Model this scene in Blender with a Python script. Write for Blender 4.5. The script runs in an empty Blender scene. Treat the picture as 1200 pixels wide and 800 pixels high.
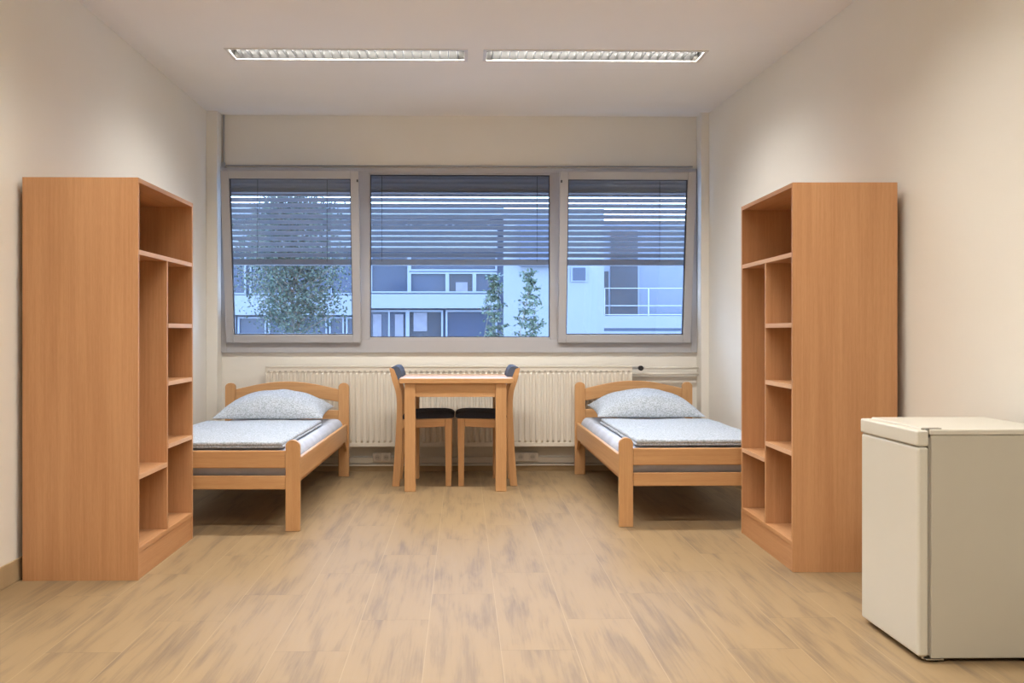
import bpy, bmesh, math, random
from mathutils import Vector, Matrix, noise
random.seed(7)
C = bpy.context.scene.collection
PI = math.pi
# ------------------------------------------------------------------ camera model
FPX = 1102.0; EYE = 1.15; YAW = math.radians(1.0); CX = 561.2; CY = 388.0
def ray(px):
    u = (px-CX)/FPX
    return u
def at(px, py, t):
    """point seen at pixel (px,py) at distance t along the view axis (used to lay the place out in metres)"""
    u = (px-CX)/FPX; v = (CY-py)/FPX
    return Vector((t*(math.sin(YAW)+u*math.cos(YAW)), t*(math.cos(YAW)-u*math.sin(YAW)), EYE+v*t))
def atY(px, py, Y):
    u = (px-CX)/FPX
    return at(px, py, Y/(math.cos(YAW)-u*math.sin(YAW)))

# ------------------------------------------------------------------ helpers
def bx(bm, x0, x1, y0, y1, z0, z1):
    r = bmesh.ops.create_cube(bm, size=1)
    for v in r['verts']:
        v.co = Vector(((x0+x1)/2+v.co.x*(x1-x0), (y0+y1)/2+v.co.y*(y1-y0), (z0+z1)/2+v.co.z*(z1-z0)))
    return r['verts']
def prism(bm, pts, a, b, axis='y'):
    def mk(p, t):
        if axis == 'y': return (p[0], t, p[1])
        if axis == 'x': return (t, p[0], p[1])
        return (p[0], p[1], t)
    A = [bm.verts.new(mk(p, a)) for p in pts]; B = [bm.verts.new(mk(p, b)) for p in pts]
    n = len(pts)
    bm.faces.new(A); bm.faces.new(B[::-1])
    for i in range(n):
        bm.faces.new((A[i], B[i], B[(i+1) % n], A[(i+1) % n]))
def tube(bm, p0, p1, r0, r1=None, seg=12):
    r1 = r0 if r1 is None else r1
    p0, p1 = Vector(p0), Vector(p1); d = p1-p0
    m = Matrix.Translation((p0+p1)/2) @ d.to_track_quat('Z', 'Y').to_matrix().to_4x4()
    bmesh.ops.create_cone(bm, cap_ends=True, segments=seg, radius1=r0, radius2=r1, depth=d.length, matrix=m)
def obj(name, bm, mat, parent=None, bevel=0, smooth=False, seg=2):
    bmesh.ops.recalc_face_normals(bm, faces=bm.faces[:])
    me = bpy.data.meshes.new(name); bm.to_mesh(me); bm.free()
    for m in (mat if isinstance(mat, (list, tuple)) else [mat]): me.materials.append(m)
    o = bpy.data.objects.new(name, me); C.objects.link(o)
    if parent: o.parent = parent
    if bevel:
        b = o.modifiers.new('bevel', 'BEVEL'); b.width = bevel; b.segments = seg; b.limit_method = 'ANGLE'
    if smooth:
        for p in me.polygons: p.use_smooth = True
    return o
def box_obj(name, d, mat, parent=None, bevel=0):
    bm = bmesh.new(); bx(bm, *d); return obj(name, bm, mat, parent, bevel)
def tag(o, label, cat, group=None, kind=None):
    if label: o['label'] = label
    if cat: o['category'] = cat
    if group: o['group'] = group
    if kind: o['kind'] = kind
    return o
def thing(name, label, cat, loc=(0, 0, 0), rotz=0, group=None):
    o = bpy.data.objects.new(name, None); C.objects.link(o)
    o.empty_display_size = .1
    o.location = loc; o.rotation_euler = (0, 0, rotz)
    return tag(o, label, cat, group)
def struct(o, label=None, cat=None):
    o['kind'] = 'structure'; o['label'] = label or 'part of the room'; o['category'] = cat or o.name.split('_')[0]
    return o
def copy_tree(o, parent=None):
    c = o.copy(); C.objects.link(c); c.parent = parent
    for ch in list(o.children): copy_tree(ch, c)
    return c

# ------------------------------------------------------------------ materials
def srgb(r, g, b):
    f = lambda c: (c/255/12.92) if c/255 <= .04045 else ((c/255+.055)/1.055)**2.4
    return (f(r), f(g), f(b), 1)
def new_mat(name):
    m = bpy.data.materials.new(name); m.use_nodes = True
    nt = m.node_tree; b = nt.nodes['Principled BSDF']
    return m, nt, b
def plain(name, col, rough=.5, metal=0, spec=.5, bump=0, bscale=200, var=0, vscale=3):
    m, nt, b = new_mat(name)
    b.inputs['Base Color'].default_value = col
    b.inputs['Roughness'].default_value = rough; b.inputs['Metallic'].default_value = metal
    b.inputs['Specular IOR Level'].default_value = spec
    tc = nt.nodes.new('ShaderNodeTexCoord')
    n = nt.nodes.new('ShaderNodeTexNoise'); n.inputs['Scale'].default_value = vscale; n.inputs['Detail'].default_value = 4
    nt.links.new(tc.outputs['Object'], n.inputs['Vector'])
    r = nt.nodes.new('ShaderNodeValToRGB')
    k = var or .015
    r.color_ramp.elements[0].position = .3; r.color_ramp.elements[1].position = .7
    r.color_ramp.elements[0].color = tuple(c*(1-k) for c in col[:3])+(1,)
    r.color_ramp.elements[1].color = tuple(min(1, c*(1+k)) for c in col[:3])+(1,)
    nt.links.new(n.outputs['Fac'], r.inputs['Fac']); nt.links.new(r.outputs['Color'], b.inputs['Base Color'])
    if bump:
        n2 = nt.nodes.new('ShaderNodeTexNoise'); n2.inputs['Scale'].default_value = bscale
        nt.links.new(tc.outputs['Object'], n2.inputs['Vector'])
        bp = nt.nodes.new('ShaderNodeBump'); bp.inputs['Strength'].default_value = bump; bp.inputs['Distance'].default_value = .002
        nt.links.new(n2.outputs['Fac'], bp.inputs['Height']); nt.links.new(bp.outputs['Normal'], b.inputs['Normal'])
    return m
def wood(name, light, dark, axis, rough=.45):
    m, nt, b = new_mat(name)
    tc = nt.nodes.new('ShaderNodeTexCoord')
    def layer(across, along, detail):
        mp = nt.nodes.new('ShaderNodeMapping')
        s = [across]*3; s['xyz'.index(axis)] = along
        mp.inputs['Scale'].default_value = s
        n = nt.nodes.new('ShaderNodeTexNoise'); n.inputs['Scale'].default_value = 1; n.inputs['Detail'].default_value = detail
        nt.links.new(tc.outputs['Object'], mp.inputs['Vector']); nt.links.new(mp.outputs['Vector'], n.inputs['Vector'])
        return n.outputs['Fac']
    a = layer(14, .8, 3); c = layer(90, 2.2, 2); d = layer(260, 22, 1)
    def mth(op, x, y):
        k = nt.nodes.new('ShaderNodeMath'); k.operation = op
        for i, q in enumerate((x, y)):
            if isinstance(q, (int, float)): k.inputs[i].default_value = q
            else: nt.links.new(q, k.inputs[i])
        return k.outputs[0]
    f = mth('ADD', mth('MULTIPLY', a, .45), mth('ADD', mth('MULTIPLY', c, .35), mth('MULTIPLY', d, .2)))
    r = nt.nodes.new('ShaderNodeValToRGB')
    r.color_ramp.elements[0].position = .36; r.color_ramp.elements[0].color = dark
    r.color_ramp.elements[1].position = .62; r.color_ramp.elements[1].color = light
    nt.links.new(f, r.inputs['Fac']); nt.links.new(r.outputs['Color'], b.inputs['Base Color'])
    b.inputs['Roughness'].default_value = rough; b.inputs['Specular IOR Level'].default_value = .35
    return m
WL, WD = srgb(199, 149, 105), srgb(182, 131, 89)      # laminate of the wardrobes
BL, BD = srgb(208, 162, 113), srgb(193, 144, 96)      # beech of beds, chairs, desk
M = {}
for ax in 'xyz':
    M['ward_'+ax] = wood('wardrobe_beech_'+ax, WL, WD, ax)
    M['beech_'+ax] = wood('solid_beech_'+ax, BL, BD, ax, .4)
M['ward_edge'] = wood('wardrobe_edge_band', srgb(218, 176, 138), srgb(206, 160, 122), 'x')
M['wall'] = plain('painted_wall', srgb(238, 234, 225), .9, spec=.2, bump=.06, bscale=160, var=.006)
M['ceil'] = plain('painted_ceiling', srgb(240, 235, 228), .92, spec=.15, var=.006)
M['skirt'] = plain('tile_skirting', srgb(184, 160, 124), .5, var=.1, vscale=8)
M['alu'] = plain('window_frame_coating', srgb(180, 179, 182), .45, spec=.4)
M['alu_dark'] = plain('window_gasket', srgb(60, 62, 70), .6)
M['blind'] = plain('blind_slat_grey', srgb(148, 144, 146), .5, spec=.4)
M['radiator'] = plain('radiator_enamel', srgb(224, 217, 203), .4, spec=.4)
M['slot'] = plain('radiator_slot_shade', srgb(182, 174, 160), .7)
M['plastic'] = plain('white_plastic', srgb(226, 220, 208), .4)
M['black'] = plain('black_plastic', srgb(25, 25, 27), .45)
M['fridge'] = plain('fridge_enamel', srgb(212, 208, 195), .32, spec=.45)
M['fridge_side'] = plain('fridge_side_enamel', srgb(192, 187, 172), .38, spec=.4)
M['grey_pl'] = plain('grey_plastic', srgb(158, 152, 140), .5)
M['shade_pl'] = plain('socket_inset_plastic', srgb(196, 190, 178), .45)
M['seat_dark'] = plain('dark_seat_fabric', srgb(52, 52, 60), .9, spec=.15, bump=.3, bscale=500, var=.12, vscale=120)
M['back_grey'] = plain('blue_grey_fabric', srgb(86, 94, 112), .9, spec=.15, bump=.3, bscale=500, var=.12, vscale=120)
M['chrome'] = plain('metal_silver', srgb(190, 190, 190), .3, metal=1)
M['lamp_white'] = plain('lamp_housing_white', srgb(215, 208, 198), .5)
M['facade'] = plain('render_white', srgb(109, 113, 120), .85, spec=.2, var=.02, vscale=.4)
M['facade_blue'] = plain('render_pale_blue', srgb(84, 90, 106), .8, spec=.2, var=.03, vscale=.4)
M['win_frame_ext'] = plain('facade_window_frame', srgb(102, 109, 122), .6)
M['slab'] = plain('dark_slab_edge', srgb(52, 62, 80), .7)
M['facade_shade'] = plain('render_white_shaded', srgb(98, 103, 114), .85, spec=.2, var=.02, vscale=.4)  # white render with the bluish shade of the loggia put into its colour
M['curtain'] = plain('pale_curtain', srgb(98, 98, 108), .9, var=.15, vscale=5)
M['bark'] = plain('bark', srgb(96, 88, 78), .9, bump=.5, bscale=30, var=.2, vscale=12)
M['paving'] = plain('courtyard_paving', srgb(158, 156, 152), .9, var=.1, vscale=2)
M['rail_ext'] = plain('railing_metal', srgb(142, 145, 152), .5)

def glass_thin(name, tint, rgh=.02, refl=1.0):
    m = bpy.data.materials.new(name); m.use_nodes = True; nt = m.node_tree; nt.nodes.clear()
    o = nt.nodes.new('ShaderNodeOutputMaterial'); t = nt.nodes.new('ShaderNodeBsdfTransparent'); t.inputs[0].default_value = tint
    g = nt.nodes.new('ShaderNodeBsdfGlossy'); g.inputs['Roughness'].default_value = rgh
    fr = nt.nodes.new('ShaderNodeFresnel'); fr.inputs[0].default_value = 1.45
    mx = nt.nodes.new('ShaderNodeMixShader')
    nt.links.new(fr.outputs[0], mx.inputs[0]); nt.links.new(t.outputs[0], mx.inputs[1]); nt.links.new(g.outputs[0], mx.inputs[2])
    nt.links.new(mx.outputs[0], o.inputs[0]); return m
M['glass'] = glass_thin('window_glass', (.9, .95, 1, 1))
M['glass_ext'] = plain('facade_glass', srgb(46, 54, 70), .12, spec=.22, var=.12, vscale=.7)
M['glass_dark'] = plain('facade_glass_dark', srgb(38, 42, 52), .15, spec=.25, var=.15, vscale=.9)

def leaf_mat(name, a, b_):
    m, nt, b = new_mat(name)
    tc = nt.nodes.new('ShaderNodeTexCoord'); n = nt.nodes.new('ShaderNodeTexNoise'); n.inputs['Scale'].default_value = 9
    r = nt.nodes.new('ShaderNodeValToRGB'); r.color_ramp.elements[0].color = a; r.color_ramp.elements[1].color = b_
    r.color_ramp.elements[0].position = .35; r.color_ramp.elements[1].position = .65
    nt.links.new(tc.outputs['Object'], n.inputs['Vector']); nt.links.new(n.outputs['Fac'], r.inputs['Fac'])
    nt.links.new(r.outputs['Color'], b.inputs['Base Color']); b.inputs['Roughness'].default_value = .6
    return m
M['leaf'] = leaf_mat('tree_leaves', srgb(30, 40, 31), srgb(66, 77, 59))
M['leaf2'] = leaf_mat('young_tree_leaves', srgb(42, 54, 40), srgb(74, 88, 68))

def linen(name, base, speck, scale, lo, hi, bump=.25):
    m, nt, b = new_mat(name)
    tc = nt.nodes.new('ShaderNodeTexCoord')
    n = nt.nodes.new('ShaderNodeTexNoise'); n.inputs['Scale'].default_value = scale; n.inputs['Detail'].default_value = 3
    nt.links.new(tc.outputs['Object'], n.inputs['Vector'])
    r = nt.nodes.new('ShaderNodeValToRGB'); r.color_ramp.elements[0].color = speck; r.color_ramp.elements[1].color = base
    r.color_ramp.elements[0].position = lo; r.color_ramp.elements[1].position = hi
    nt.links.new(n.outputs['Fac'], r.inputs['Fac']); nt.links.new(r.outputs['Color'], b.inputs['Base Color'])
    n2 = nt.nodes.new('ShaderNodeTexNoise'); n2.inputs['Scale'].default_value = 12; n2.inputs['Detail'].default_value = 4
    nt.links.new(tc.outputs['Object'], n2.inputs['Vector'])
    bp = nt.nodes.new('ShaderNodeBump'); bp.inputs['Strength'].default_value = bump; bp.inputs['Distance'].default_value = .012
    nt.links.new(n2.outputs['Fac'], bp.inputs['Height']); nt.links.new(bp.outputs['Normal'], b.inputs['Normal'])
    b.inputs['Roughness'].default_value = .95; b.inputs['Specular IOR Level'].default_value = .1
    return m
M['duvet'] = linen('speckled_duvet_cotton', srgb(194, 201, 212), srgb(154, 163, 170), 110, .38, .60)
M['sheet'] = linen('white_sheet', srgb(194, 200, 214), srgb(186, 192, 206), 10, .4, .6)
M['mattress'] = linen('mattress_cover', srgb(222, 216, 204), srgb(212, 206, 194), 20, .4, .6, .1)

def floor_mat():
    m, nt, b = new_mat('wood_look_floor_tiles')
    N = nt.nodes; L = nt.links
    def mth(op, x, y=None, z=None):
        k = N.new('ShaderNodeMath'); k.operation = op
        for i, q in enumerate((x, y, z)):
            if q is None: continue
            if isinstance(q, (int, float)): k.inputs[i].default_value = q
            else: L.new(q, k.inputs[i])
        return k.outputs[0]
    g = N.new('ShaderNodeNewGeometry'); s = N.new('ShaderNodeSeparateXYZ'); L.new(g.outputs['Position'], s.inputs[0])
    W, LEN = .272, 1.09
    cx = mth('DIVIDE', mth('SUBTRACT', s.outputs[0], .139), W); ci = mth('FLOOR', cx); fx = mth('SUBTRACT', cx, ci)
    off = mth('MULTIPLY', mth('FLOORED_MODULO', mth('MULTIPLY', ci, 2), 3), 1/3)
    cy = mth('ADD', mth('DIVIDE', mth('SUBTRACT', s.outputs[1], 3.39), LEN), off); ri = mth('FLOOR', cy); fy = mth('SUBTRACT', cy, ri)
    dx = mth('MULTIPLY', mth('MINIMUM', fx, mth('SUBTRACT', 1, fx)), W)
    dy = mth('MULTIPLY', mth('MINIMUM', fy, mth('SUBTRACT', 1, fy)), LEN)
    gx = mth('LESS_THAN', dx, .0016); gy = mth('LESS_THAN', dy, .0018)
    cmb = N.new('ShaderNodeCombineXYZ'); L.new(ci, cmb.inputs[0]); L.new(ri, cmb.inputs[1])
    wn = N.new('ShaderNodeTexWhiteNoise'); wn.noise_dimensions = '2D'; L.new(cmb.outputs[0], wn.inputs['Vector'])
    # streaks shifted from tile to tile
    add = N.new('ShaderNodeVectorMath'); add.operation = 'MULTIPLY_ADD'
    L.new(wn.outputs['Color'], add.inputs[0]); add.inputs[1].default_value = (7, 7, 7); L.new(g.outputs['Position'], add.inputs[2])
    def layer(sc, det):
        mp = N.new('ShaderNodeMapping'); mp.inputs['Scale'].default_value = sc
        n = N.new('ShaderNodeTexNoise'); n.inputs['Scale'].default_value = 1; n.inputs['Detail'].default_value = det; n.inputs['Distortion'].default_value = .4
        L.new(add.outputs[0], mp.inputs['Vector']); L.new(mp.outputs[0], n.inputs['Vector']); return n.outputs['Fac']
    A = layer((15, 2.0, 1), 8); B = layer((95, 3.5, 1), 5)
    r1 = N.new('ShaderNodeValToRGB')
    r1.color_ramp.elements[0].position = .31; r1.color_ramp.elements[0].color = srgb(122, 103, 81)
    r1.color_ramp.elements[1].position = .52; r1.color_ramp.elements[1].color = srgb(151, 127, 94)
    e = r1.color_ramp.elements.new(.75); e.color = srgb(155, 131, 98)
    L.new(mth('ADD', mth('MULTIPLY', A, .72), mth('MULTIPLY', B, .28)), r1.inputs['Fac'])
    mx = N.new('ShaderNodeMix'); mx.data_type = 'RGBA'; mx.blend_type = 'MULTIPLY'; mx.inputs[0].default_value = 1
    L.new(r1.outputs['Color'], mx.inputs[6])
    mr = N.new('ShaderNodeMapRange'); mr.inputs[3].default_value = .975; mr.inputs[4].default_value = 1.02; L.new(wn.outputs['Value'], mr.inputs[0])
    L.new(mr.outputs[0], mx.inputs[7])
    m2 = N.new('ShaderNodeMix'); m2.data_type = 'RGBA'; L.new(mth('MULTIPLY', gx, .35), m2.inputs[0]); L.new(mx.outputs[2], m2.inputs[6]); m2.inputs[7].default_value = srgb(188, 164, 126)
    m3 = N.new('ShaderNodeMix'); m3.data_type = 'RGBA'; L.new(mth('MULTIPLY', gy, .4), m3.inputs[0]); L.new(m2.outputs[2], m3.inputs[6]); m3.inputs[7].default_value = srgb(110, 92, 70)
    L.new(m3.outputs[2], b.inputs['Base Color'])
    b.inputs['Roughness'].default_value = .5; b.inputs['Specular IOR Level'].default_value = .22
    return m
M['floor'] = floor_mat()

# ------------------------------------------------------------------ room shell
H = 2.922; YB = 7.75; XL = -2.06; YR = -1.2
def xr(y): return 1.995+(YB-y)*.040
T = .15
bm = bmesh.new()
prism(bm, [(XL-T, YR-T), (xr(YR)+T, YR-T), (xr(YB)+T, YB+.25), (XL-T, YB+.25)], -T, 0, 'z')
struct(obj('floor', bm, M['floor']), 'beige wood-look tile floor of the room', 'floor')
WX0, WX1 = -1.975, 1.935                      # window opening between the two piers
WZ0, WZ1 = .975, 2.49
# ceiling with the cut-outs of the recessed lamps
LX = [(-1.487, .027), (.14, 1.55)]; LY = [6.04, 3.5, 1.0]; LW = .12
bm = bmesh.new()
ys = [YR-T]
for c in sorted(LY): ys += [c-LW, c+LW]
ys.append(YB+.25)
for i in range(0, len(ys)-1):
    y0, y1 = ys[i], ys[i+1]
    if i % 2 == 0: bx(bm, XL-T, 2.6, y0, y1, H, H+T)
    else:
        bx(bm, XL-T, LX[0][0], y0, y1, H, H+T); bx(bm, LX[0][1], LX[1][0], y0, y1, H, H+T); bx(bm, LX[1][1], 2.6, y0, y1, H, H+T)
struct(obj('ceiling', bm, M['ceil']), 'flat off-white ceiling with recessed lamps', 'ceiling')
struct(box_obj('wall_left', (XL-T, XL, YR-T, YB+.25, 0, H), M['wall']), 'plain cream wall on the left', 'wall')
bm = bmesh.new(); prism(bm, [(xr(YR), YR), (xr(YR)+T, YR), (xr(YB)+T, YB+.25), (xr(YB+.25), YB+.25)], 0, H, 'z')
struct(obj('wall_right', bm, M['wall']), 'plain cream wall on the right', 'wall')
struct(box_obj('wall_rear', (XL-T, xr(YR)+T, YR-T, YR, 0, H), M['wall']), 'plain wall behind the camera', 'wall')
bm = bmesh.new()
bx(bm, XL, xr(YB), YB, YB+.25, 0, WZ0); bx(bm, XL, xr(YB), YB, YB+.25, WZ1, H)
bx(bm, XL, WX0, YB, YB+.25, WZ0, WZ1); bx(bm, WX1, xr(YB), YB, YB+.25, WZ0, WZ1)
struct(obj('wall_back', bm, M['wall']), 'window wall above and below the long window', 'wall')
struct(box_obj('trim_1', (XL, -1.972, 7.60, YB, 0, H), M['wall'], bevel=.004), 'narrow wall pier left of the window', 'pier')
bm = bmesh.new(); prism(bm, [(1.937, 7.60), (xr(7.6), 7.60), (xr(YB), YB), (1.937, YB)], 0, H, 'z')
struct(obj('trim_2', bm, M['wall']), 'narrow wall pier right of the window', 'pier')
# skirtings
bm = bmesh.new(); bx(bm, XL, XL+.010, YR, 7.6, 0, .10)
struct(obj('baseboard_left', bm, M['skirt'], bevel=.002), 'tan tile skirting on the left wall', 'baseboard')
bm = bmesh.new(); prism(bm, [(xr(YR)-.01, YR), (xr(YR), YR), (xr(7.6), 7.6), (xr(7.6)-.01, 7.6)], 0, .10, 'z')
struct(obj('baseboard_right', bm, M['skirt']), 'tan tile skirting on the right wall', 'baseboard')
bm = bmesh.new(); bx(bm, -1.97, 1.93, YB-.012, YB, 0, .045)
struct(obj('baseboard_back', bm, M['skirt'], bevel=.002), 'low tan tile skirting under the radiator', 'baseboard')

# ------------------------------------------------------------------ window
win = struct(box_obj('window_1', (WX0, WX1, YB+.07, YB+.075, WZ0, WZ0+.001), M['alu']), 'long grey three-light window', 'window')
def frame_bm(x0, x1, z0, z1, w, y0, y1, wl=None, wr=None, wb=None, wt=None):
    wl = w if wl is None else wl; wr = w if wr is None else wr; wb = w if wb is None else wb; wt = w if wt is None else wt
    bm = bmesh.new()
    bx(bm, x0, x0+wl, y0, y1, z0, z1); bx(bm, x1-wr, x1, y0, y1, z0, z1)
    bx(bm, x0+wl, x1-wr, y0, y1, z1-wt, z1); bx(bm, x0+wl, x1-wr, y0, y1, z0, z0+wb)
    return bm
# fixed outer frame with the two mullions
bm = frame_bm(WX0, WX1, WZ0, WZ1, .05, YB-.03, YB+.06, wb=.105, wt=.04)
xm1 = atY(424, 300, YB).x, atY(433, 300, YB).x
xm2 = atY(645, 300, YB).x, atY(655, 300, YB).x
bx(bm, xm1[0]-.03, xm1[1], YB-.028, YB+.06, WZ0+.105, WZ1-.04)
bx(bm, xm2[0], xm2[1]+.03, YB-.028, YB+.06, WZ0+.105, WZ1-.04)
o = obj('window_frame', bm, M['alu'], win, bevel=.003)
# fixed middle light: sits in the frame
gz0 = atY(540, 395, YB).z; gz1 = atY(540, 205, YB).z
cfx0, cfx1 = xm1[1]-.004, xm2[0]+.004
bm = frame_bm(cfx0, cfx1, WZ0+.10, WZ1-.035, .01, YB-.02, YB+.05, wb=gz0-WZ0-.10, wt=WZ1-.035-gz1)
obj('fixed_light_frame', bm, M['alu'], win, bevel=.002)
obj('gasket', frame_bm(cfx0+.008, cfx1-.008, gz0-.002, gz1+.002, .008, YB+.0, YB+.03), M['alu_dark'], win)
box_obj('glass_pane', (cfx0+.01, cfx1-.01, YB+.012, YB+.018, gz0, gz1), M['glass'], win)
# two bottom hung sashes, tilted into the room
def sash(px0, px1, side):
    x0 = atY(px0, 400, YB).x; x1 = atY(px1, 400, YB).x
    z0 = atY(340, 401, YB-.03).z; h = 1.385
    bm = frame_bm(0, x1-x0, 0, h, .065, -.03, .03)
    s = obj('tilted_sash', bm, M['alu'], win, bevel=.004)
    s.location = (x0, YB-.035, z0); s.rotation_euler = (math.radians(7.6), 0, 0)
    W = x1-x0
    obj('gasket', frame_bm(.06, W-.06, .06, h-.06, .012, -.012, .012), M['alu_dark'], s)
    box_obj('glass_pane', (.066, W-.066, -.003, .003, .066, h-.066), M['glass'], s)
    bm = bmesh.new()
    hx = W-.01 if side > 0 else .01
    tube(bm, (hx, -.02, h-.05), (hx, -.02, h-.10), .008); bx(bm, hx-.006, hx+.006, -.04, .0, h-.09, h-.07)
    obj('sash_latch', bm, M['alu_dark'], s)
    # stay arm between sash and frame
    bm = bmesh.new(); tube(bm, (W*.5-.0, .03, h-.03), (W*.5-.0, .20, h-.03), .004)
    obj('stay_arm', bm, M['chrome'], s)
    return s
sash(267, 424, 1); sash(653, 807.5, -1)
bm = bmesh.new(); tube(bm, (-1.955, YB-.012, 2.40), (-1.955, YB-.012, H), .007); bx(bm, -1.968, -1.942, YB-.028, YB-.001, 2.49, 2.53)
tube(bm, (-1.955, YB-.014, 2.508), (1.90, YB-.014, 2.508), .006)
obj('opener_rod', bm, M['alu'], win)
# outer reveal and sill
struct(box_obj('trim_3', (WX0, WX1, YB+.061, YB+.32, WZ0-.03, WZ0+.04), M['alu']), 'outer metal sill of the window', 'sill')

# exterior venetian blinds, one per light
def blind(px0, px1, label, cords):
    Y = YB+.17
    x0 = atY(px0, 300, Y).x; x1 = atY(px1, 300, Y).x
    ztop = 2.60; zbot = atY(540, 311, Y).z; zs0 = atY(540, 302, Y).z; zs1 = atY(540, 231, Y).z
    t = thing('venetian_blind', label, 'blind', (x0, Y, zbot), 0, 'outside venetian blinds half lowered over the window')
    W = x1-x0
    bm = bmesh.new(); n = 11; pitch = (zs1-zs0)/n
    def slat(zc, ang, w=.064):
        pts = []
        k = 5
        for i in range(k+1):
            s = (i/k-.5)*w; c = .006*(1-(2*i/k-1)**2)
            y = s*math.cos(ang)-c*math.sin(ang); z = s*math.sin(ang)+c*math.cos(ang)
            pts.append((y, zc-zbot+z))
        up = [(p[0], p[1]+.0012) for p in pts]
        prism(bm, pts+up[::-1], 0, W, 'x')
    for i in range(n+1):
        slat(zs0+pitch*(i+.35)+.004, math.radians(-27))
    # closed slats pushed together at the top
    z = zs1+pitch*.9
    while z < ztop-.08:
        slat(z, math.radians(-68)); z += .040
    obj('slats', bm, M['blind'], t)
    box_obj('bottom_rail', (0, W, -.03, .03, 0, .05), M['blind'], t, .006)
    box_obj('head_box', (0, W, -.045, .06, ztop-.12-zbot, ztop-zbot), M['blind'], t, .004)
    for c in cords:
        xx = atY(c, 300, Y).x-x0
        bm = bmesh.new(); tube(bm, (xx, -.036, .03), (xx, -.036, ztop-.1-zbot), .0022, seg=6)
        obj('ladder_cord', bm, M['black'], t)
    bm = bmesh.new(); bx(bm, -.012, .012, -.02, .02, -.9, ztop-zbot)
    obj('guide_rail', bm, M['blind'], t)
    bm = bmesh.new(); bx(bm, W-.012, W+.012, -.02, .02, -.9, ztop-zbot)
    obj('guide_rail', bm, M['blind'], t)
blind(267, 417, 'grey outside venetian blind over the left tilted sash', (303, 384))
blind(430, 648.5, 'wide grey outside venetian blind over the fixed middle pane', (448, 629))
blind(657, 811, 'grey outside venetian blind over the right tilted sash', (772,))

# ------------------------------------------------------------------ recessed lamps
def lamp(x0, x1, yc, label, group):
    t = thing('ceiling_light', label, 'ceiling light', ((x0+x1)/2, yc, H), 0, group)
    L = (x1-x0)/2-.001; w = LW-.001
    bm = bmesh.new()                             # trim ring
    bx(bm, -L-.008, L+.008, -w-.008, -w+.014, -.004, .004); bx(bm, -L-.008, L+.008, w-.014, w+.008, -.004, .004)
    bx(bm, -L-.008, -L+.014, -w+.014, w-.014, -.004, .004); bx(bm, L-.014, L+.008, -w+.014, w-.014, -.004, .004)
    obj('rim', bm, M['lamp_white'], t, .001)
    bm = bmesh.new()                             # housing
    bx(bm, -L, L, -w, -w+.004, 0, .1); bx(bm, -L, L, w-.004, w, 0, .1)
    bx(bm, -L, -L+.004, -w, w, 0, .1); bx(bm, L-.004, L, -w, w, 0, .1); bx(bm, -L, L, -w, w, .1, .104)
    obj('housing', bm, M['louvre'], t)
    bm = bmesh.new(); n = 26                     # louvre grid: wedge shaped cross blades and side reflectors
    for i in range(1, n):
        x = -L+2*L*i/n
        prism(bm, [(x-.0012, .002), (x+.0012, .002), (x+.0035, .029), (x-.0035, .029)], -w+.016, w-.016, 'y')
    for s in (-1, 1):
        prism(bm, [(s*(w-.014), .002), (s*(w-.004), .002), (s*(w-.004), .06), (s*(w-.03), .06)], -L+.006, L-.006, 'x')
    obj('louvre', bm, M['louvre'], t)
    bm = bmesh.new(); tube(bm, (-L+.05, 0, .078), (L-.05, 0, .078), .013)
    obj('fluorescent_tube', bm, M['tube'], t)
    ld = bpy.data.lights.new('lamp_light', 'AREA'); ld.shape = 'RECTANGLE'; ld.size = 2*L-.08; ld.size_y = .12
    ld.energy = LAMP_W; ld.color = LAMP_C; ld.spread = math.radians(168)
    lo = bpy.data.objects.new('lamp_light', ld); C.objects.link(lo); lo.parent = t; lo.location = (0, 0, .062)
LAMP_W = 60; LAMP_C = (1.0, .975, .93)
m, nt, b = new_mat('louvre_aluminium'); b.inputs['Base Color'].default_value = srgb(105, 104, 102); b.inputs['Roughness'].default_value = .35; b.inputs['Metallic'].default_value = 1
M['louvre'] = m
m, nt, b = new_mat('fluorescent_glow'); b.inputs['Emission Color'].default_value = (1, .93, .82, 1); b.inputs['Emission Strength'].default_value = 1.2
M['tube'] = m
lamp(*LX[0], LY[0], 'long recessed louvred ceiling light, the left one in view', 'recessed louvred ceiling lights')
lamp(*LX[1], LY[0], 'long recessed louvred ceiling light, the right one in view', 'recessed louvred ceiling lights')
for yy in LY[1:]:
    for xx in LX:
        lamp(*xx, yy, 'recessed louvred ceiling light above the foreground floor, outside the picture', 'recessed louvred lights of the foreground')

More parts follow.
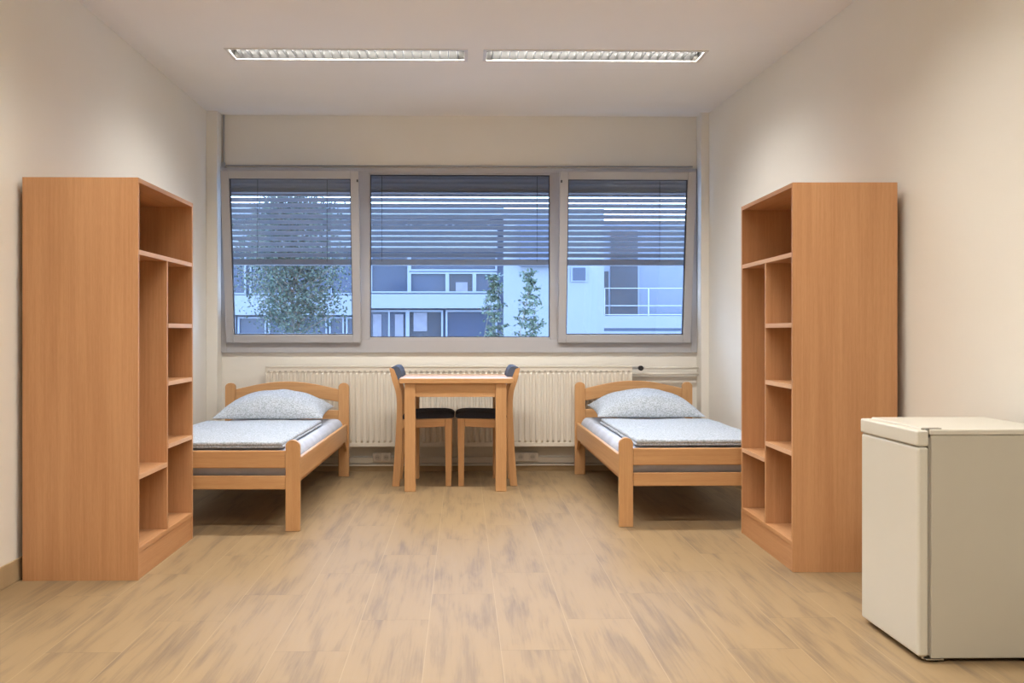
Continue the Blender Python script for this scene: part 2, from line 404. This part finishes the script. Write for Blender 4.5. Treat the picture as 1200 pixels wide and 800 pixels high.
# ------------------------------------------------------------------ wardrobes (open shelf units)
def wardrobe(label, loc, rotz, dep):
    t = thing('open_wardrobe', label, 'wardrobe', loc, rotz, 'open beech wardrobes')
    W = .885; HH = 1.86; th = .018; d = dep
    box_obj('side_panel', (0, th, 0, d, 0, HH), M['ward_z'], t, .001)
    box_obj('side_panel', (W-th, W, 0, d, 0, HH), M['ward_z'], t, .001)
    box_obj('top_panel', (th, W-th, 0, d, HH-.022, HH), M['ward_x'], t, .001)
    box_obj('back_panel', (th, W-th, d-.008, d-.001, .02, HH-.022), M['ward_z'], t)
    box_obj('plinth', (th, W-th, .004, .022, 0, .122), M['ward_x'], t, .001)
    box_obj('bottom_panel', (th, W-th, .001, d-.009, .124, .146), M['ward_x'], t, .001)
    def shelf(x0, x1, z):
        s = box_obj('shelf', (x0, x1, .004, d-.009, z-.022, z), M['ward_x'], t)
        box_obj('edge_band', (x0, x1, .001, .0038, z-.022, z), M['ward_edge'], s)
    xd = W/2-.009
    shelf(th, W-th, 1.528)
    box_obj('divider', (xd, xd+th, .003, d-.009, .146, 1.506), M['ward_z'], t, .001)
    shelf(th, xd, .485)
    for z in (1.190, .895, .575): shelf(xd+th, W-th, z)
    return t
wardrobe('open beech wardrobe without doors against the left wall', (-1.497, 4.367, 0), PI/2, .530)
wardrobe('open beech wardrobe without doors against the right wall, beside the fridge', (1.592, 5.345, 0), -PI/2+math.radians(-1.1), .500)

# ------------------------------------------------------------------ beds
def rounded_post(name, x0, x1, y0, y1, z1, mat, parent):
    bm = bmesh.new(); r = (x1-x0)/2; n = 12
    pts = [(x0, 0), (x1, 0)]+[((x0+x1)/2+r*math.cos(a), z1-r*.85+r*.85*math.sin(a)) for a in [PI*i/n for i in range(n+1)]]
    prism(bm, pts, y0, y1, 'y')
    return obj(name, bm, mat, parent, .004)
def soft_box(bm, x0, x1, y0, y1, z0, z1, r, amp, seed=0, nx=44, ny=60):
    """rounded slab with soft wrinkles"""
    def prof(u, v):
        X = x0+(x1-x0)*u; Y = y0+(y1-y0)*v
        e = min(X-x0, x1-X, Y-y0, y1-Y)
        k = 1 if e >= r else math.sqrt(max(0, 1-((r-e)/r)**2))
        return X, Y, k
    top = []; bot = []
    for i in range(nx+1):
        a = []; b = []
        u = .5-.5*math.cos(PI*i/nx)
        for j in range(ny+1):
            v = .5-.5*math.cos(PI*j/ny)
            X, Y, k = prof(u, v); zm = (z0+z1)/2; hh = (z1-z0)/2
            w = amp*noise.noise(Vector((X*4+seed, Y*3.2, seed)))+amp*.5*noise.noise(Vector((X*11, Y*9+seed, 3)))
            xx = X+amp*.6*noise.noise(Vector((Y*5, seed, 1)))*(1-k); 
            a.append(bm.verts.new((xx, Y, zm+hh*k+w*k))); b.append(bm.verts.new((xx, Y, zm-hh*k)))
        top.append(a); bot.append(b)
    for i in range(nx):
        for j in range(ny):
            bm.faces.new((top[i][j], top[i+1][j], top[i+1][j+1], top[i][j+1]))
            bm.faces.new((bot[i][j], bot[i][j+1], bot[i+1][j+1], bot[i+1][j]))
    bmesh.ops.remove_doubles(bm, verts=bm.verts[:], dist=.0003)
def bed(label, loc, rotz, W, s, words):
    """origin: foot end, middle of the width.  +y towards the head.  s=+1: open side is local +x"""
    t = thing('single_bed', label, 'bed', loc, rotz, 'single beech beds')
    LEN = 2.07; h = W/2; p = .083
    for x in (-h, h-p):
        rounded_post('foot_post', x, x+p, 0, .034, .525, M['beech_z'], t)
        rounded_post('head_post', x, x+p, LEN-.034, LEN, .741, M['beech_z'], t)
    # foot boards
    box_obj('foot_board', (-h+p, h-p, .006, .030, .362, .462), M['beech_x'], t, .006)
    box_obj('foot_board', (-h+p, h-p, .006, .030, .239, .318), M['beech_x'], t, .006)
    # arched head board
    bm = bmesh.new(); n = 24; a = h-p
    up = [(a*(2*i/n-1), .690+.062*math.cos((2*i/n-1)*PI/2)) for i in range(n+1)]
    lo = [(a*(2*i/n-1), .590+.050*math.cos((2*i/n-1)*PI/2)) for i in range(n+1)]
    prism(bm, up+lo[::-1], LEN-.029, LEN-.005, 'y')
    obj('head_board', bm, M['beech_x'], t, .005)
    box_obj('head_rail', (-a, a, LEN-.029, LEN-.005, .29, .525), M['beech_x'], t, .005)
    for x in (-h+.012, h-.036):
        box_obj('side_rail', (x, x+.024, .034, LEN-.034, .285, .415), M['beech_y'], t, .006)
    # slatted base with ledgers
    bm = bmesh.new()
    bx(bm, -h+.037, -h+.062, .04, LEN-.04, .255, .280); bx(bm, h-.062, h-.037, .04, LEN-.04, .255, .280)
    for i in range(13):
        y = .1+i*(LEN-.25)/12; bx(bm, -h+.038, h-.038, y, y+.065, .281, .297)
    obj('slatted_base', bm, M['beech_x'], t)
    # corner brackets under the head
    for x in (-h+.014, h-.036):
        bm = bmesh.new()
        prism(bm, [(LEN-.034, .284), (LEN-.034, .20), (LEN-.06, .225), (LEN-.13, .284)], x, x+.02, 'x')
        obj('corner_bracket', bm, M['beech_y'], t)
    m = Matrix.Translation(Vector(loc)) @ Matrix.Rotation(rotz, 4, 'Z')
    def top(name, lab, cat, grp):
        e = thing(name, lab, cat, loc, rotz, grp); return e
    # mattress with fitted sheet
    bm = bmesh.new(); soft_box(bm, -h+.045, h-.045, .042, LEN-.045, .300, .462, .05, .004, 1)
    mt = obj('mattress', bm, M['sheet'], None, smooth=True); mt.matrix_world = m
    tag(mt, 'white sheeted mattress on the '+words, 'mattress', 'mattresses on the beds')
    # folded duvet lying flat: two layers
    dx0, dx1 = (-h+.03, h-.105) if s > 0 else (-h+.105, h-.03)
    bm = bmesh.new()
    soft_box(bm, dx0, dx1, .055, 1.42, .468, .488, .012, .003, 5*s)
    soft_box(bm, dx0+.006, dx1-.004, .050, 1.40, .482, .508, .014, .007, 9*s)
    dv = obj('duvet', bm, M['duvet'], None, smooth=True); dv.matrix_world = m
    tag(dv, 'flat white speckled duvet on the '+words, 'duvet', 'speckled duvets on the beds')
    # pillow
    bm = bmesh.new(); n = 40; PW, PD, PT = .80, .54, .155
    cxp = -.01*s; cyp = 1.66
    rows = {}
    for side in (1, -1):
        g = []
        for i in range(n+1):
            r_ = []
            for j in range(n+1):
                u = -math.cos(PI*i/n); v = -math.cos(PI*j/n)
                ax = PW/2*(1-.05*(1-v*v)**1.0*abs(u)**3)*u
                ay = PD/2*(1-.09*(1-u*u)*abs(v)**3)*v
                q = max(0, (1-abs(u)**2.0))**.62*max(0, (1-abs(v)**2.4))**.5
                z = .520+.045*(v+1)*.5 + (side*q*(PT if side > 0 else .028))
                z += .006*noise.noise(Vector((ax*9+s*3, ay*9, side)))*q*2
                zz = z+.02*max(0, v)*(1 if side > 0 else 0)*q
                r_.append(bm.verts.new((ax+cxp, ay+cyp, zz)))
            g.append(r_)
        rows[side] = g
        for i in range(n):
            for j in range(n):
                f = (g[i][j], g[i+1][j], g[i+1][j+1], g[i][j+1])
                bm.faces.new(f if side > 0 else f[::-1])
    bmesh.ops.remove_doubles(bm, verts=bm.verts[:], dist=.0004)
    pl = obj('pillow', bm, M['duvet'], None, smooth=True); pl.matrix_world = m
    tag(pl, 'plump white speckled pillow at the head of the '+words, 'pillow', 'speckled pillows on the beds')
    return t
bed('low single beech bed on the left, behind the left wardrobe', (-1.425, 5.43, 0), math.radians(-1.0), .98, 1, 'left bed')
bed('low single beech bed on the right, behind the right wardrobe', (1.395, 5.51, 0), math.radians(.45), .95, -1, 'right bed')

# ------------------------------------------------------------------ desk
Yd0, Yd1 = 6.745, 7.42
t = thing('desk', 'small square beech table under the middle of the window', 'table', (-.05, Yd0, 0), 0)
dx0, dx1 = -.404, .416; Dd = Yd1-Yd0
l0, l1 = -.366, .366
box_obj('table_top', (dx0, dx1, -.012, Dd+.01, .776, .812), M['beech_x'], t, .004)
for x in (l0, l1-.078):
    for y in (0, Dd-.078):
        box_obj('leg', (x, x+.078, y, y+.078, 0, .7755), M['beech_z'], t, .004)
for y in (.012, Dd-.034):
    box_obj('apron', (l0+.0785, l1-.0785, y, y+.022, .678, .7755), M['beech_x'], t, .001)
for x in (l0+.012, l1-.034):
    box_obj('apron', (x, x+.022, .0785, Dd-.0785, .70, .7755), M['beech_y'], t, .001)

# ------------------------------------------------------------------ chairs
tc_ = 6.98
def cp(px, py):
    p = at(px, py, tc_); return (p.x+.257, p.z)    # local: seat middle at 0
def smooth_poly(pts, n=5):
    out = []
    for i in range(len(pts)-1):
        p0 = pts[max(i-1, 0)]; p1 = pts[i]; p2 = pts[i+1]; p3 = pts[min(i+2, len(pts)-1)]
        for k in range(n):
            s = k/n
            out.append(tuple(.5*((2*p1[q])+(-p0[q]+p2[q])*s+(2*p0[q]-5*p1[q]+4*p2[q]-p3[q])*s*s+(-p0[q]+3*p1[q]-3*p2[q]+p3[q])*s**3) for q in (0, 1)))
    out.append(pts[-1]); return out
def chair(label):
    t = thing('chair', label, 'chair', (-.257, 7.17, 0), 0, 'two matching chairs pushed under the table')
    hw = .19
    outer = smooth_poly([cp(456.2, 431), cp(459.5, 445.6), cp(463.8, 460), cp(465, 480), cp(463.4, 515), cp(461.5, 545), cp(459.5, 569.6)])
    inner = smooth_poly([cp(468, 569.6), cp(470.2, 545), cp(471.6, 515), cp(472, 481), cp(471, 462), cp(466.5, 445), cp(461.5, 431.5)])
    fl = [cp(471.5, 491.5), cp(529.8, 490), cp(529.8, 568.5), cp(522, 568.5), cp(521.2, 499.5), cp(505, 500.5), cp(471.7, 502)]
    for p in (outer, inner, fl):
        for i, q in enumerate(p):
            if q[1] < .012: p[i] = (q[0], 0.0)
    for y in (-hw, hw-.028):
        bm = bmesh.new(); prism(bm, outer+inner, y, y+.028, 'y'); obj('rear_leg', bm, M['beech_z'], t, .003)
        bm = bmesh.new(); prism(bm, [cp(471.4, 491.5), cp(521.2, 490.3), cp(521.2, 499.5), cp(505, 500.5), cp(471.6, 502)], y, y+.028, 'y'); obj('side_rail', bm, M['beech_x'], t, .003)
        bm = bmesh.new(); prism(bm, [cp(521.3, 490.3), cp(529.8, 490), (cp(528.8, 568)[0], 0), (cp(522.3, 568)[0], 0)], y, y+.028, 'y'); obj('front_leg', bm, M['beech_z'], t, .003)
    # cross rails
    a = cp(523, 491)[0]; b_ = cp(467, 491)[0]
    box_obj('cross_rail', (a, a+.022, -hw+.0285, hw-.0285, .44, .498), M['beech_y'], t, .002)
    box_obj('cross_rail', (b_-.004, b_+.018, -hw+.0285, hw-.0285, .44, .498), M['beech_y'], t, .002)
    bm = bmesh.new()
    sp = smooth_poly([cp(472.5, 490.6), cp(472.5, 486), cp(480, 483.6), cp(505, 482.6), cp(522, 482.8), cp(530, 484.5), cp(532.4, 487.5), cp(530.5, 489.6)], 4)
    prism(bm, sp, -hw-.004, hw+.004, 'y'); obj('seat', bm, M['seat_dark'], t, .006)
    bm = bmesh.new()
    bp = smooth_poly([cp(458.0, 430.6), cp(462, 429), cp(466.5, 429.4), cp(470, 434), cp(472.2, 442.8), cp(471.0, 445.3), cp(467.2, 445.4), cp(464.9, 440), cp(461.8, 432.5)], 4)
    prism(bm, bp, -hw+.0, hw-.0, 'y'); obj('backrest', bm, M['back_grey'], t, .004)
    return t
c1 = chair('beech chair with dark seat pushed in at the left side of the table')
c2 = copy_tree(c1); c2.location = (.143, 7.17, 0); c2.rotation_euler = (0, 0, PI)
c2['label'] = 'beech chair with dark seat pushed in at the right side of the table'

# ------------------------------------------------------------------ radiator
rx0, rx1 = -1.586, 1.375; yf = 7.61
t = thing('radiator', 'long white panel radiator under the window', 'radiator', (rx0, yf, .212))
W = rx1-rx0; RH = .655
bm = bmesh.new(); n = int(W/.045); pitch = W/n                # fluted front sheet
prof = []
for i in range(n):
    for f, d in ((.0, 0), (.14, 0), (.26, .012), (.74, .012), (.86, 0)):
        prof.append(((i+f)*pitch, d))
prof.append((W, 0))
rz0, rz1 = .035, RH-.045
def strip(pr, z0, z1, y_of):
    A = [bm.verts.new((x, y_of(d), z0)) for x, d in pr]; B = [bm.verts.new((x, y_of(d), z1)) for x, d in pr]
    for i in range(len(pr)-1): bm.faces.new((A[i], A[i+1], B[i+1], B[i]))
    return A, B
A, B = strip(prof, rz0+.02, rz1-.02, lambda d: d)
A2 = [bm.verts.new((x, .012, rz0)) for x, d in prof]; B2 = [bm.verts.new((x, .012, rz1)) for x, d in prof]
for i in range(len(prof)-1):
    bm.faces.new((A2[i], A2[i+1], A[i+1], A[i])); bm.faces.new((B[i], B[i+1], B2[i+1], B2[i]))
obj('fluted_panel', bm, M['radiator'], t)
bm = bmesh.new(); bx(bm, 0, W, .013, .016, 0.001, RH-.006); bx(bm, 0, W, .005, .0125, .006, rz0); bx(bm, 0, W, .005, .0125, rz1, RH-.008)
obj('front_sheet', bm, M['radiator'], t)
bm = bmesh.new()
bx(bm, -.004, 0, -.0, .10, 0, RH); bx(bm, W, W+.004, -.0, .10, 0, RH); bx(bm, -.004, W+.004, 0, .004, RH-.008, RH)
for i in range(80): bx(bm, W*i/80+.004, W*(i+1)/80-.004, .004, .096, RH-.004, RH)
bx(bm, -.004, W+.004, .096, .10, RH-.008, RH)
obj('casing', bm, M['radiator'], t)
bm = bmesh.new(); bx(bm, .01, W-.01, .085, .088, .01, RH-.02); obj('back_panel', bm, M['radiator'], t)
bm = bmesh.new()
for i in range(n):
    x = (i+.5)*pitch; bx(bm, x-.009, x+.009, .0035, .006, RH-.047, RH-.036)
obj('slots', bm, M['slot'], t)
bm = bmesh.new()
for x in (.25, W/2, W-.25):
    bm = bmesh.new(); bx(bm, x-.015, x+.015, .088, YB-yf-.0002, .1, .5)
    obj('wall_bracket', bm, M['radiator'], t)
# pipes at the right end, thermostat
t = thing('radiator_valve', 'black radiator valve knob with white pipe, right end of the radiator', 'valve', (1.42, 7.66, .85))
bm = bmesh.new(); tube(bm, (.03, -.05, 0), (.03, 0, 0), .021, .019, 20); obj('knob', bm, M['black'], t, .003)
bm = bmesh.new(); tube(bm, (-.043, .02, 0), (.07, .02, 0), .011); tube(bm, (.03, 0, 0), (.03, .03, 0), .013); obj('valve_body', bm, M['chrome'], t)
o = bpy.data.objects.new('x', None); bpy.data.objects.remove(o)
bm = bmesh.new(); tube(bm, (1.49, 7.68, .85), (1.934, 7.68, .85), .011)
tag(obj('supply_pipe', bm, M['plastic'], smooth=True), 'upper white pipe running from the black valve to the right wall pier', 'pipe')
bm = bmesh.new(); tube(bm, (1.381, 7.68, .80), (1.934, 7.68, .80), .011)
tag(obj('return_pipe', bm, M['plastic'], smooth=True), 'lower white pipe from radiator end to the right wall pier', 'pipe')

# cable trunking and sockets beneath
bm = bmesh.new(); bx(bm, -1.97, 1.93, YB-.035, YB, .07, .118); bx(bm, -1.97, 1.93, YB-.04, YB, .047, .064)
tag(obj('cable_trunking', bm, M['plastic'], bevel=.003), 'white cable trunking running along the wall below the radiator', 'trunking')
def socket(px0, px1, label, dark):
    x0 = atY(px0, 536, 7.7).x; x1 = atY(px1, 536, 7.7).x; z1 = .158; z0 = .085
    t = thing('socket_box', label, 'socket', ((x0+x1)/2, YB-.036, z0), 0, 'socket boxes on the trunking')
    w = (x1-x0)/2; h = z1-z0
    bm = bmesh.new(); bx(bm, -w, w, -.022, -.001, 0, h); obj('housing', bm, M['plastic'], t, .004)
    k = 2
    for i in range(k):
        cx = -w+2*w*(i+.5)/k; r = h*.36
        bm = bmesh.new(); bx(bm, cx-r*1.15, cx+r*1.15, -.0255, -.0225, h*.1, h*.9); s = obj('face_plate', bm, M['lamp_white'], t, .002)
        bm = bmesh.new(); tube(bm, (cx, -.0275, h/2), (cx, -.026, h/2), r*.8, None, 20); obj('socket_ring', bm, M['shade_pl'], s)
        bm = bmesh.new(); tube(bm, (cx-.007, -.029, h/2), (cx-.007, -.0276, h/2), .003, None, 8); tube(bm, (cx+.007, -.029, h/2), (cx+.007, -.0276, h/2), .003, None, 8); obj('socket_hole', bm, M['black'], s)
socket(437, 458, 'double white socket box on the trunking left of the table', 0)
socket(603, 631, 'double white socket box on the trunking right of the table', 1)

# ------------------------------------------------------------------ fridge
t = thing('fridge', 'small white table-height fridge against the right wall', 'fridge', (1.58, 3.235, 0))
FW, FD, FH = .465, .49, .810
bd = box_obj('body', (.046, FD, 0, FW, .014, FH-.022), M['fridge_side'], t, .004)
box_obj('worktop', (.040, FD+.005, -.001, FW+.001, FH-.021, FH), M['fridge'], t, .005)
bm = bmesh.new(); bx(bm, 0, .038, 0, FW, .02, FH-.062)
obj('door', bm, M['fridge'], t, .010, seg=4)
bm = bmesh.new(); bx(bm, -.004, .038, -.001, FW+.001, FH-.060, FH-.004)
obj('door_cap', bm, M['fridge'], t, .008, seg=4)
box_obj('door_seal', (.0382, .0458, .006, FW-.006, .025, FH-.03), M['grey_pl'], t)
bm = bmesh.new(); bx(bm, .028, .085, .004, .030, FH+.0003, FH+.0035); tube(bm, (.025, .017, FH-.004), (.025, .017, FH+.003), .006)
obj('hinge', bm, M['grey_pl'], t, .001)
bm = bmesh.new(); bx(bm, .03, .09, .0, .035, .009, .0135); tube(bm, (.025, .016, .010), (.025, .016, .022), .005); obj('lower_hinge', bm, M['chrome'], t)
for x, y in ((.07, .03), (.07, FW-.03), (FD-.04, .03), (FD-.04, FW-.03)):
    bm = bmesh.new(); tube(bm, (x, y, 0), (x, y, .0138), .016); obj('foot', bm, M['black'], t)

# ------------------------------------------------------------------ outside
G = -3.6
struct(box_obj('ground', (-60, 60, YB+.5, 90, G-.2, G), M['paving']), 'courtyard ground outside the window', 'ground')
YF = 34.0
def fx(px): return atY(px, 388, YF).x
def fz(py): return EYE+(CY-py)/FPX*YF
def rect(bm, p0, p1, q0, q1, y0, y1):
    bx(bm, fx(p0), fx(p1), y0, y1, min(fz(q0), fz(q1)), max(fz(q0), fz(q1)))
A = thing('apartment_building', 'long blue-white building with ribbon windows across the courtyard', 'building', (0, YF, G))
def apart(name, specs, mat, parent=A, org=None):
    org = org or Vector((0, YF, G))
    bm = bmesh.new()
    for (p0, p1, q0, q1, a, b_) in specs: rect(bm, p0, p1, q0, q1, YF+a, YF+b_)
    for v in bm.verts: v.co -= org
    return obj(name, bm, mat, parent)
apart('wall', [(-300, 590, 250, 520, .5, 10)], M['facade_blue'])
apart('spandrel', [(-300, 430, 346, 369, 0, .5), (430, 583, 344.5, 361, 0, .5), (430, 583, 404, 420, 0, .5), (-300, 430, 410, 430, 0, .5)], M['facade'])
apart('spandrel', [(-300, 583, 268, 292, 0, .5)], M['facade'])
apart('roof_edge', [(-300, 590, 243, 253, -.3, 10)], M['facade'])
def awin(p0, p1, q0, q1, mat=None, bars=()):
    f = bmesh.new(); w = 2.2
    for a in ((p0, p0+w, q0, q1), (p1-w, p1, q0, q1), (p0+w, p1-w, q0, q0+w), (p0+w, p1-w, q1-w, q1)):
        rect(f, *a, YF+.30, YF+.48)
    for b_ in bars: rect(f, b_-1, b_+1, q0+w, q1-w, YF+.32, YF+.48)
    for v in f.verts: v.co -= Vector((0, YF, G))
    fo = obj('window_unit', f, M['win_frame_ext'], A)
    apart('pane', [(p0+w, p1-w, q0+w, q1-w, .42, .49)], mat or M['glass_ext'], fo)
for p in (-60, -10, 40, 90, 140, 190, 240, 290, 340, 385): awin(p, p+46, 296, 345)
for p in (-60, -10, 40, 90, 140, 190, 240, 276, 312, 348): awin(p, p+34, 371, 409)
awin(404, 429, 371, 409); awin(384, 402, 371, 409)
awin(433, 479, 296, 343); awin(479, 524, 318, 343); awin(524, 556, 318, 343, M['glass_dark']); awin(556, 583, 318, 343)
awin(479, 583, 296, 317)
awin(430, 477, 363, 404, bars=(455,)); awin(477, 519, 363, 404, M['glass_dark']); awin(522, 583, 363, 404)
for p in (-60, 0, 60, 120, 180, 240, 300, 360, 433, 480, 530): awin(p, p+44, 256, 267)
apart('curtain', [(436, 446, 368, 402, .36, .40), (462, 472, 368, 402, .36, .40), (484, 500, 366, 388, .36, .40), (534, 548, 330, 342, .36, .40)], M['curtain'])
Bb = thing('white_block', 'tall white rendered block with a railed balcony, seen right of the young trees', 'building', (fx(700), YF, G))
OB = Vector((fx(700), YF, G))
def bp_(name, specs, mat, parent=None): return apart(name, specs, mat, parent or Bb, OB)
bp_('wall', [(590, 708, 244, 520, 0, 9), (708, 800, 388, 520, 0, 9), (800, 1100, 388, 520, 0, 9)], M['facade'])
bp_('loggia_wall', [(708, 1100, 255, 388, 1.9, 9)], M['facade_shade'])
bp_('upper_loggia_shade', [(609, 655, 256, 312, -.25, .02)], M['facade_blue'])  # blue-grey box on the wall, painting the shade of a recessed loggia
bp_('balcony_slab', [(708, 1100, 370, 384.5, .0, 1.9)], M['facade'])
bp_('slab_edge', [(708, 1100, 384.8, 388.5, .05, 1.9)], M['slab'])
sw = bp_('window_unit', [(669, 688, 312, 330, -.05, .01)], M['win_frame_ext']); bp_('pane', [(671, 686, 313.5, 328.5, -.07, -.045)], M['glass_ext'], sw)
dr = bp_('balcony_door', [(709, 760, 262, 369.5, 1.78, 1.91)], M['win_frame_ext'])
bp_('pane', [(711.5, 722, 314, 368, 1.74, 1.79), (724.5, 758, 264, 367, 1.74, 1.79)], M['glass_dark'], dr)
rl = bmesh.new()
for q in (337, 357.5, 368):
    rect(rl, 708, 1100, q, q+.7, YF+.05, YF+.09)
for p in (708.5, 760, 812, 864, 916): rect(rl, p, p+.9, 337, 370, YF+.05, YF+.09)
for v in rl.verts: v.co -= OB
obj('railing', rl, M['rail_ext'], Bb)

def leaf(bm, c, L, W, rnd):
    d = Vector((rnd.uniform(-1, 1), rnd.uniform(-1, 1), rnd.uniform(-.9, .5))).normalized()
    s = d.cross(Vector((rnd.uniform(-1, 1), rnd.uniform(-1, 1), rnd.uniform(-1, 1)))).normalized()
    a = c; b = c+d*L*.5+s*W*.5; e = c+d*L; f = c+d*L*.5-s*W*.5
    bm.faces.new([bm.verts.new(q) for q in (a, b, e, f)])
def tree(name, label, base, ztop, rad, zc0, nleaf, lsize, mat, seed, columnar=False):
    rnd = random.Random(seed)
    t = thing(name, label, 'tree', base)
    hgt = ztop-base[2]; c0 = zc0-base[2]
    bm = bmesh.new(); tw = Vector((0, 0, 0)); k = 7; pts = [Vector((rnd.uniform(-.03, .03)*i*.7, rnd.uniform(-.03, .03)*i, hgt*.93*i/k)) for i in range(k+1)]
    r0 = .075 if not columnar else .03
    for i in range(k): tube(bm, pts[i], pts[i+1], r0*(1-i/(k+1)), r0*(1-(i+1)/(k+1)), 8)
    tips = []
    nb = 60 if not columnar else 46
    for i in range(nb):
        s = i/nb; z = c0-.1+(hgt-c0)*s
        az = i*2.4+rnd.uniform(-.4, .4)
        if columnar:
            z = c0-.1+(hgt-c0)*(int(s*13)+.25*rnd.random())/13; rr = rad*(1.1-s*.85)*rnd.uniform(.45, 1.15); rise = .10
        else: rr = rad*math.sqrt(max(.02, 1-((s-.42)/.62)**2))*rnd.uniform(.6, 1.0); rise = .28
        p = pts[0].lerp(pts[-1], min(1, z/(hgt*.93))); p.z = z
        q = p+Vector((math.cos(az)*rr, math.sin(az)*rr, rise*rr*2))
        tube(bm, p, q, r0*.28*(1-s*.5), .004, 5)
        tips.append((p, q))
    obj('trunk', bm, M['bark'], t)
    bm = bmesh.new()
    for i in range(nleaf):
        p, q = rnd.choice(tips); f = rnd.uniform(.25, 1.05)
        c = p.lerp(q, f); g = .09 if not columnar else .035
        if not columnar: g = rad*.15
        c = c+Vector((rnd.gauss(0, g), rnd.gauss(0, g), rnd.gauss(0, g*.7 if not columnar else .018)))
        leaf(bm, c, lsize*rnd.uniform(.7, 1.3), lsize*.55, rnd)
    obj('foliage', bm, mat, t)
def tb(px, Y): 
    p = atY(px, 388, Y); return (p.x, Y, G)
tree('broadleaf_tree', 'dense round-crowned tree seen through the left sash', tb(343, 18), EYE+(388-232)/FPX*18, 1.16, EYE+.0, 13000, .072, M['leaf'], 3)
tree('young_tree', 'darker slender young tree outside, in front of the dark blue window', tb(575, 17), EYE+(388-312)/FPX*17, .34, EYE-.5, 1150, .075, M['leaf2'], 11, True)
tree('young_tree', 'taller slender young tree outside, in front of the white wall', tb(617, 16), EYE+(388-306)/FPX*16, .36, EYE-.5, 1050, .078, M['leaf2'], 23, True)

# ------------------------------------------------------------------ sky
w = bpy.data.worlds.new('dusk_sky'); bpy.context.scene.world = w; w.use_nodes = True
nt = w.node_tree; bg = nt.nodes['Background']
tc = nt.nodes.new('ShaderNodeTexCoord'); sp = nt.nodes.new('ShaderNodeSeparateXYZ'); nt.links.new(tc.outputs['Generated'], sp.inputs[0])
rp = nt.nodes.new('ShaderNodeValToRGB'); nt.links.new(sp.outputs[2], rp.inputs['Fac'])
rp.color_ramp.elements[0].color = (.60, .77, 1.0, 1); rp.color_ramp.elements[1].color = (.30, .50, .95, 1)
nt.links.new(rp.outputs['Color'], bg.inputs['Color']); bg.inputs['Strength'].default_value = 11

# ------------------------------------------------------------------ camera and view
cd = bpy.data.cameras.new('camera'); cam = bpy.data.objects.new('camera', cd); C.objects.link(cam)
cam.location = (0, 0, EYE); cam.rotation_euler = (PI/2, 0, -YAW)
cd.sensor_width = 36; cd.lens = FPX/1200*36; cd.shift_x = (600-CX)/1200; cd.shift_y = -(400-CY)/1200
cd.clip_end = 300
bpy.context.scene.camera = cam
vs = bpy.context.scene.view_settings
vs.view_transform = 'Standard'; vs.look = 'None'; vs.exposure = 0.0; vs.gamma = 1; vs.use_curve_mapping = False
